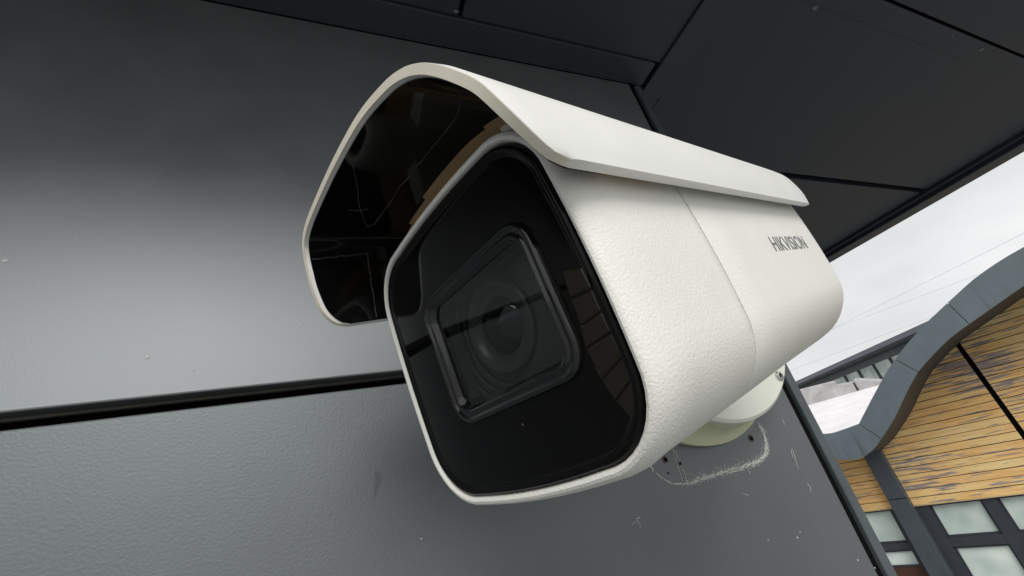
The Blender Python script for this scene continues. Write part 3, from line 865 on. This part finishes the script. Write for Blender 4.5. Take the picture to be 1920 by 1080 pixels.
window(0.13*W8, 0.27*W8, [(0.19*W8, 0.205*W8)], -0.38*W8, ZB - 0.014, [(-0.2145*W8, -0.2015*W8)], 0.1)
window(-0.45*W8, -0.290*W8, [(-0.37*W8, -0.36*W8)], -0.2395*W8, ZB - 0.014, [(-0.2145*W8, -0.2045*W8)], 0.05)
fbox('lower_wall', -0.46*W8, -0.27*W8, DF + 0.05, DF + 0.3, -H, -0.2396*W8, M['brick'])
fbox('plinth', -0.26*W8, 0.29*W8, DF + 0.02, DF + 0.3, -H, -0.3805*W8, M['column'])
fbox('inner_wall', -0.46*W8, 0.29*W8, DF + 0.31, DF + 0.4, -H, -0.6, M['dark'])

# pale roof behind the trough, with ridge caps
def at_d(px, py, d):
    r = ray(px, py); p = r*(d / r.dot(N_)); return p.dot(E_), p.z
ra = [(-4.2, DQ + 0.04, -0.30), (-1.2, DQ + 0.04, -0.30)]
tl, zl = at_d(1440, 778, 13.0); tr, zr = at_d(1665, 724, 13.0)
pr = [fp_(-4.2, DQ + 0.05, -0.22), fp_(-1.82, DQ + 0.05, -0.22), fp_(tr + 1.0, 13.0, zr + 0.1), fp_(tl - 1, 13.0, zl - 0.02)]
rv = pr + [p + Vector((0, 0, -0.08)) for p in pr]
ro = obj('roof', rv, [(0, 1, 2, 3), (7, 6, 5, 4), (0, 4, 5, 1), (1, 5, 6, 2), (2, 6, 7, 3), (3, 7, 4, 0)], M['roof'], tb)
for k in range(1, 7):
    a = pr[0].lerp(pr[1], k/7); b = pr[3].lerp(pr[2], k/7)
    w = Vector((E_.x, E_.y, 0))*0.006; up = Vector((0, 0, 0.006))
    MB().hexa([a - w, a + w, b + w, b - w, a - w + up, a + w + up, b + w + up, b - w + up]).build('roof_seam', M['roof'], ro)
for (p0, p1, h) in [((1478, 736), (1557, 716), 60), ((1558, 724), (1596, 717), 60), ((1597, 711), (1690, 716), 60)]:
    t0, z0 = at_d(*p0, 12.7); t1, z1 = at_d(*p1, 12.7); zz = h*12.7/1500
    q = [fp_(t0, 12.7, z0 - zz), fp_(t1, 12.7, z1 - zz), fp_(t1, 13.1, z1 - zz), fp_(t0, 13.1, z0 - zz), fp_(t0, 12.75, z0), fp_(t1, 12.75, z1), fp_(t1, 13.1, z1 + 0.03), fp_(t0, 13.1, z0 + 0.03)]
    bevel(MB().hexa(q).build('ridge_cap', M['ridge'], ro), 0.03, 2)

# ------------------------------------------------------------------ clerestory building further back
vx = 1048.0
E2 = -ray(vx, 540 + (640000 + 400*(960 - vx))/1600); E2.z = 0; E2.normalize()
N2 = Vector((-E2.y, E2.x, 0))
if ray(1640, 680).dot(N2) < 0: N2 = -N2
P0 = ray(1640, 680).normalized()*24.0
D2 = P0.dot(N2)
c2 = P0.copy(); c2.z = 0
cb = empty('clerestory_building', (c2.x, c2.y, 0), 'grey flat-roofed building beyond the pale roof with a strip of small high windows', 'building')
def on2(px, py, d=D2):
    r = ray(px, py); p = r*(d / r.dot(N2)); return p.dot(E2), p.z
FC = crop(1460, 580, 3.857)
def zavg(a, b, d=D2):
    return (on2(*FC(*a), d)[1] + on2(*FC(*b), d)[1]) / 2
def c2p(t, d, z): return E2*t + N2*d + Vector((0, 0, H + z)) - cb.location
def cbox(name, t0, t1, d0, d1, z0, z1, m, parent=cb):
    return MB().hexa([c2p(t0,d0,z0), c2p(t1,d0,z0), c2p(t1,d1,z0), c2p(t0,d1,z0), c2p(t0,d0,z1), c2p(t1,d0,z1), c2p(t1,d1,z1), c2p(t0,d1,z1)]).build(name, m, parent)
DE = D2 - 1.0
zt, zb = zavg((130, 515), (1010, 120), DE), zavg((150, 540), (960, 180), DE)
zw1 = zavg((290, 525), (890, 270)); zw0 = zavg((380, 520), (840, 335)); zwin0 = zavg((372, 560), (760, 470))
tL, tR = on2(1400, 760)[0] - 6, on2(1760, 620)[0] + 6
cbox('roof_slab', tL, tR, DE, D2 + 8, zb, zt, M['eave'])
cbox('eave_soffit', tL, tR, DE + 0.05, D2 - 0.001, zb - 0.06, zb - 0.002, M['frame'])
cbox('wall', tL, tR, D2, D2 + 0.3, zw0, zb - 0.003, M['clere'])
cbox('wall', tL, tR, D2, D2 + 6, -H, zwin0 - 0.5, M['clere'])
ta = on2(*FC(485, 500))[0]; tb2 = on2(*FC(585, 465))[0]; tc_ = on2(*FC(695, 425))[0]
pw = abs(tc_ - tb2)
k = -6
while k < 8:
    t = tb2 + k*pw
    w = cbox('window', t - 0.05, t + 0.05, D2 - 0.02, D2 + 0.2, zwin0 - 0.5, zw0, M['frame'])
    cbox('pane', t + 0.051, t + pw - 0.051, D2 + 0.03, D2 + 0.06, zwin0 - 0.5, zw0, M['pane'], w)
    k += 1

# ------------------------------------------------------------------ overhead cables
for i, (p, q, nm) in enumerate([((1494, 690), (1736, 598), 'lowest thin power cable just above the grey flat-roofed building'), ((1575, 612), (1900, 490), 'middle thin power cable crossing the pale sky'), ((1598, 598), (1862, 466), 'highest thin power cable crossing the pale sky')]):
    A, B = ray(*p).normalized()*36, ray(*q).normalized()*30
    d = (B - A)
    A2, B2 = A - d*1.2, B + d*1.0
    pts = []
    for k in range(25):
        t = k/24; c = A2.lerp(B2, t); c.z -= 0.0; pts.append(c + EYE)
    o = obj('power_cable', *tube(pts, 0.006, 5), M['cable'])
    tag(o, nm, 'cable', 'overhead cables')
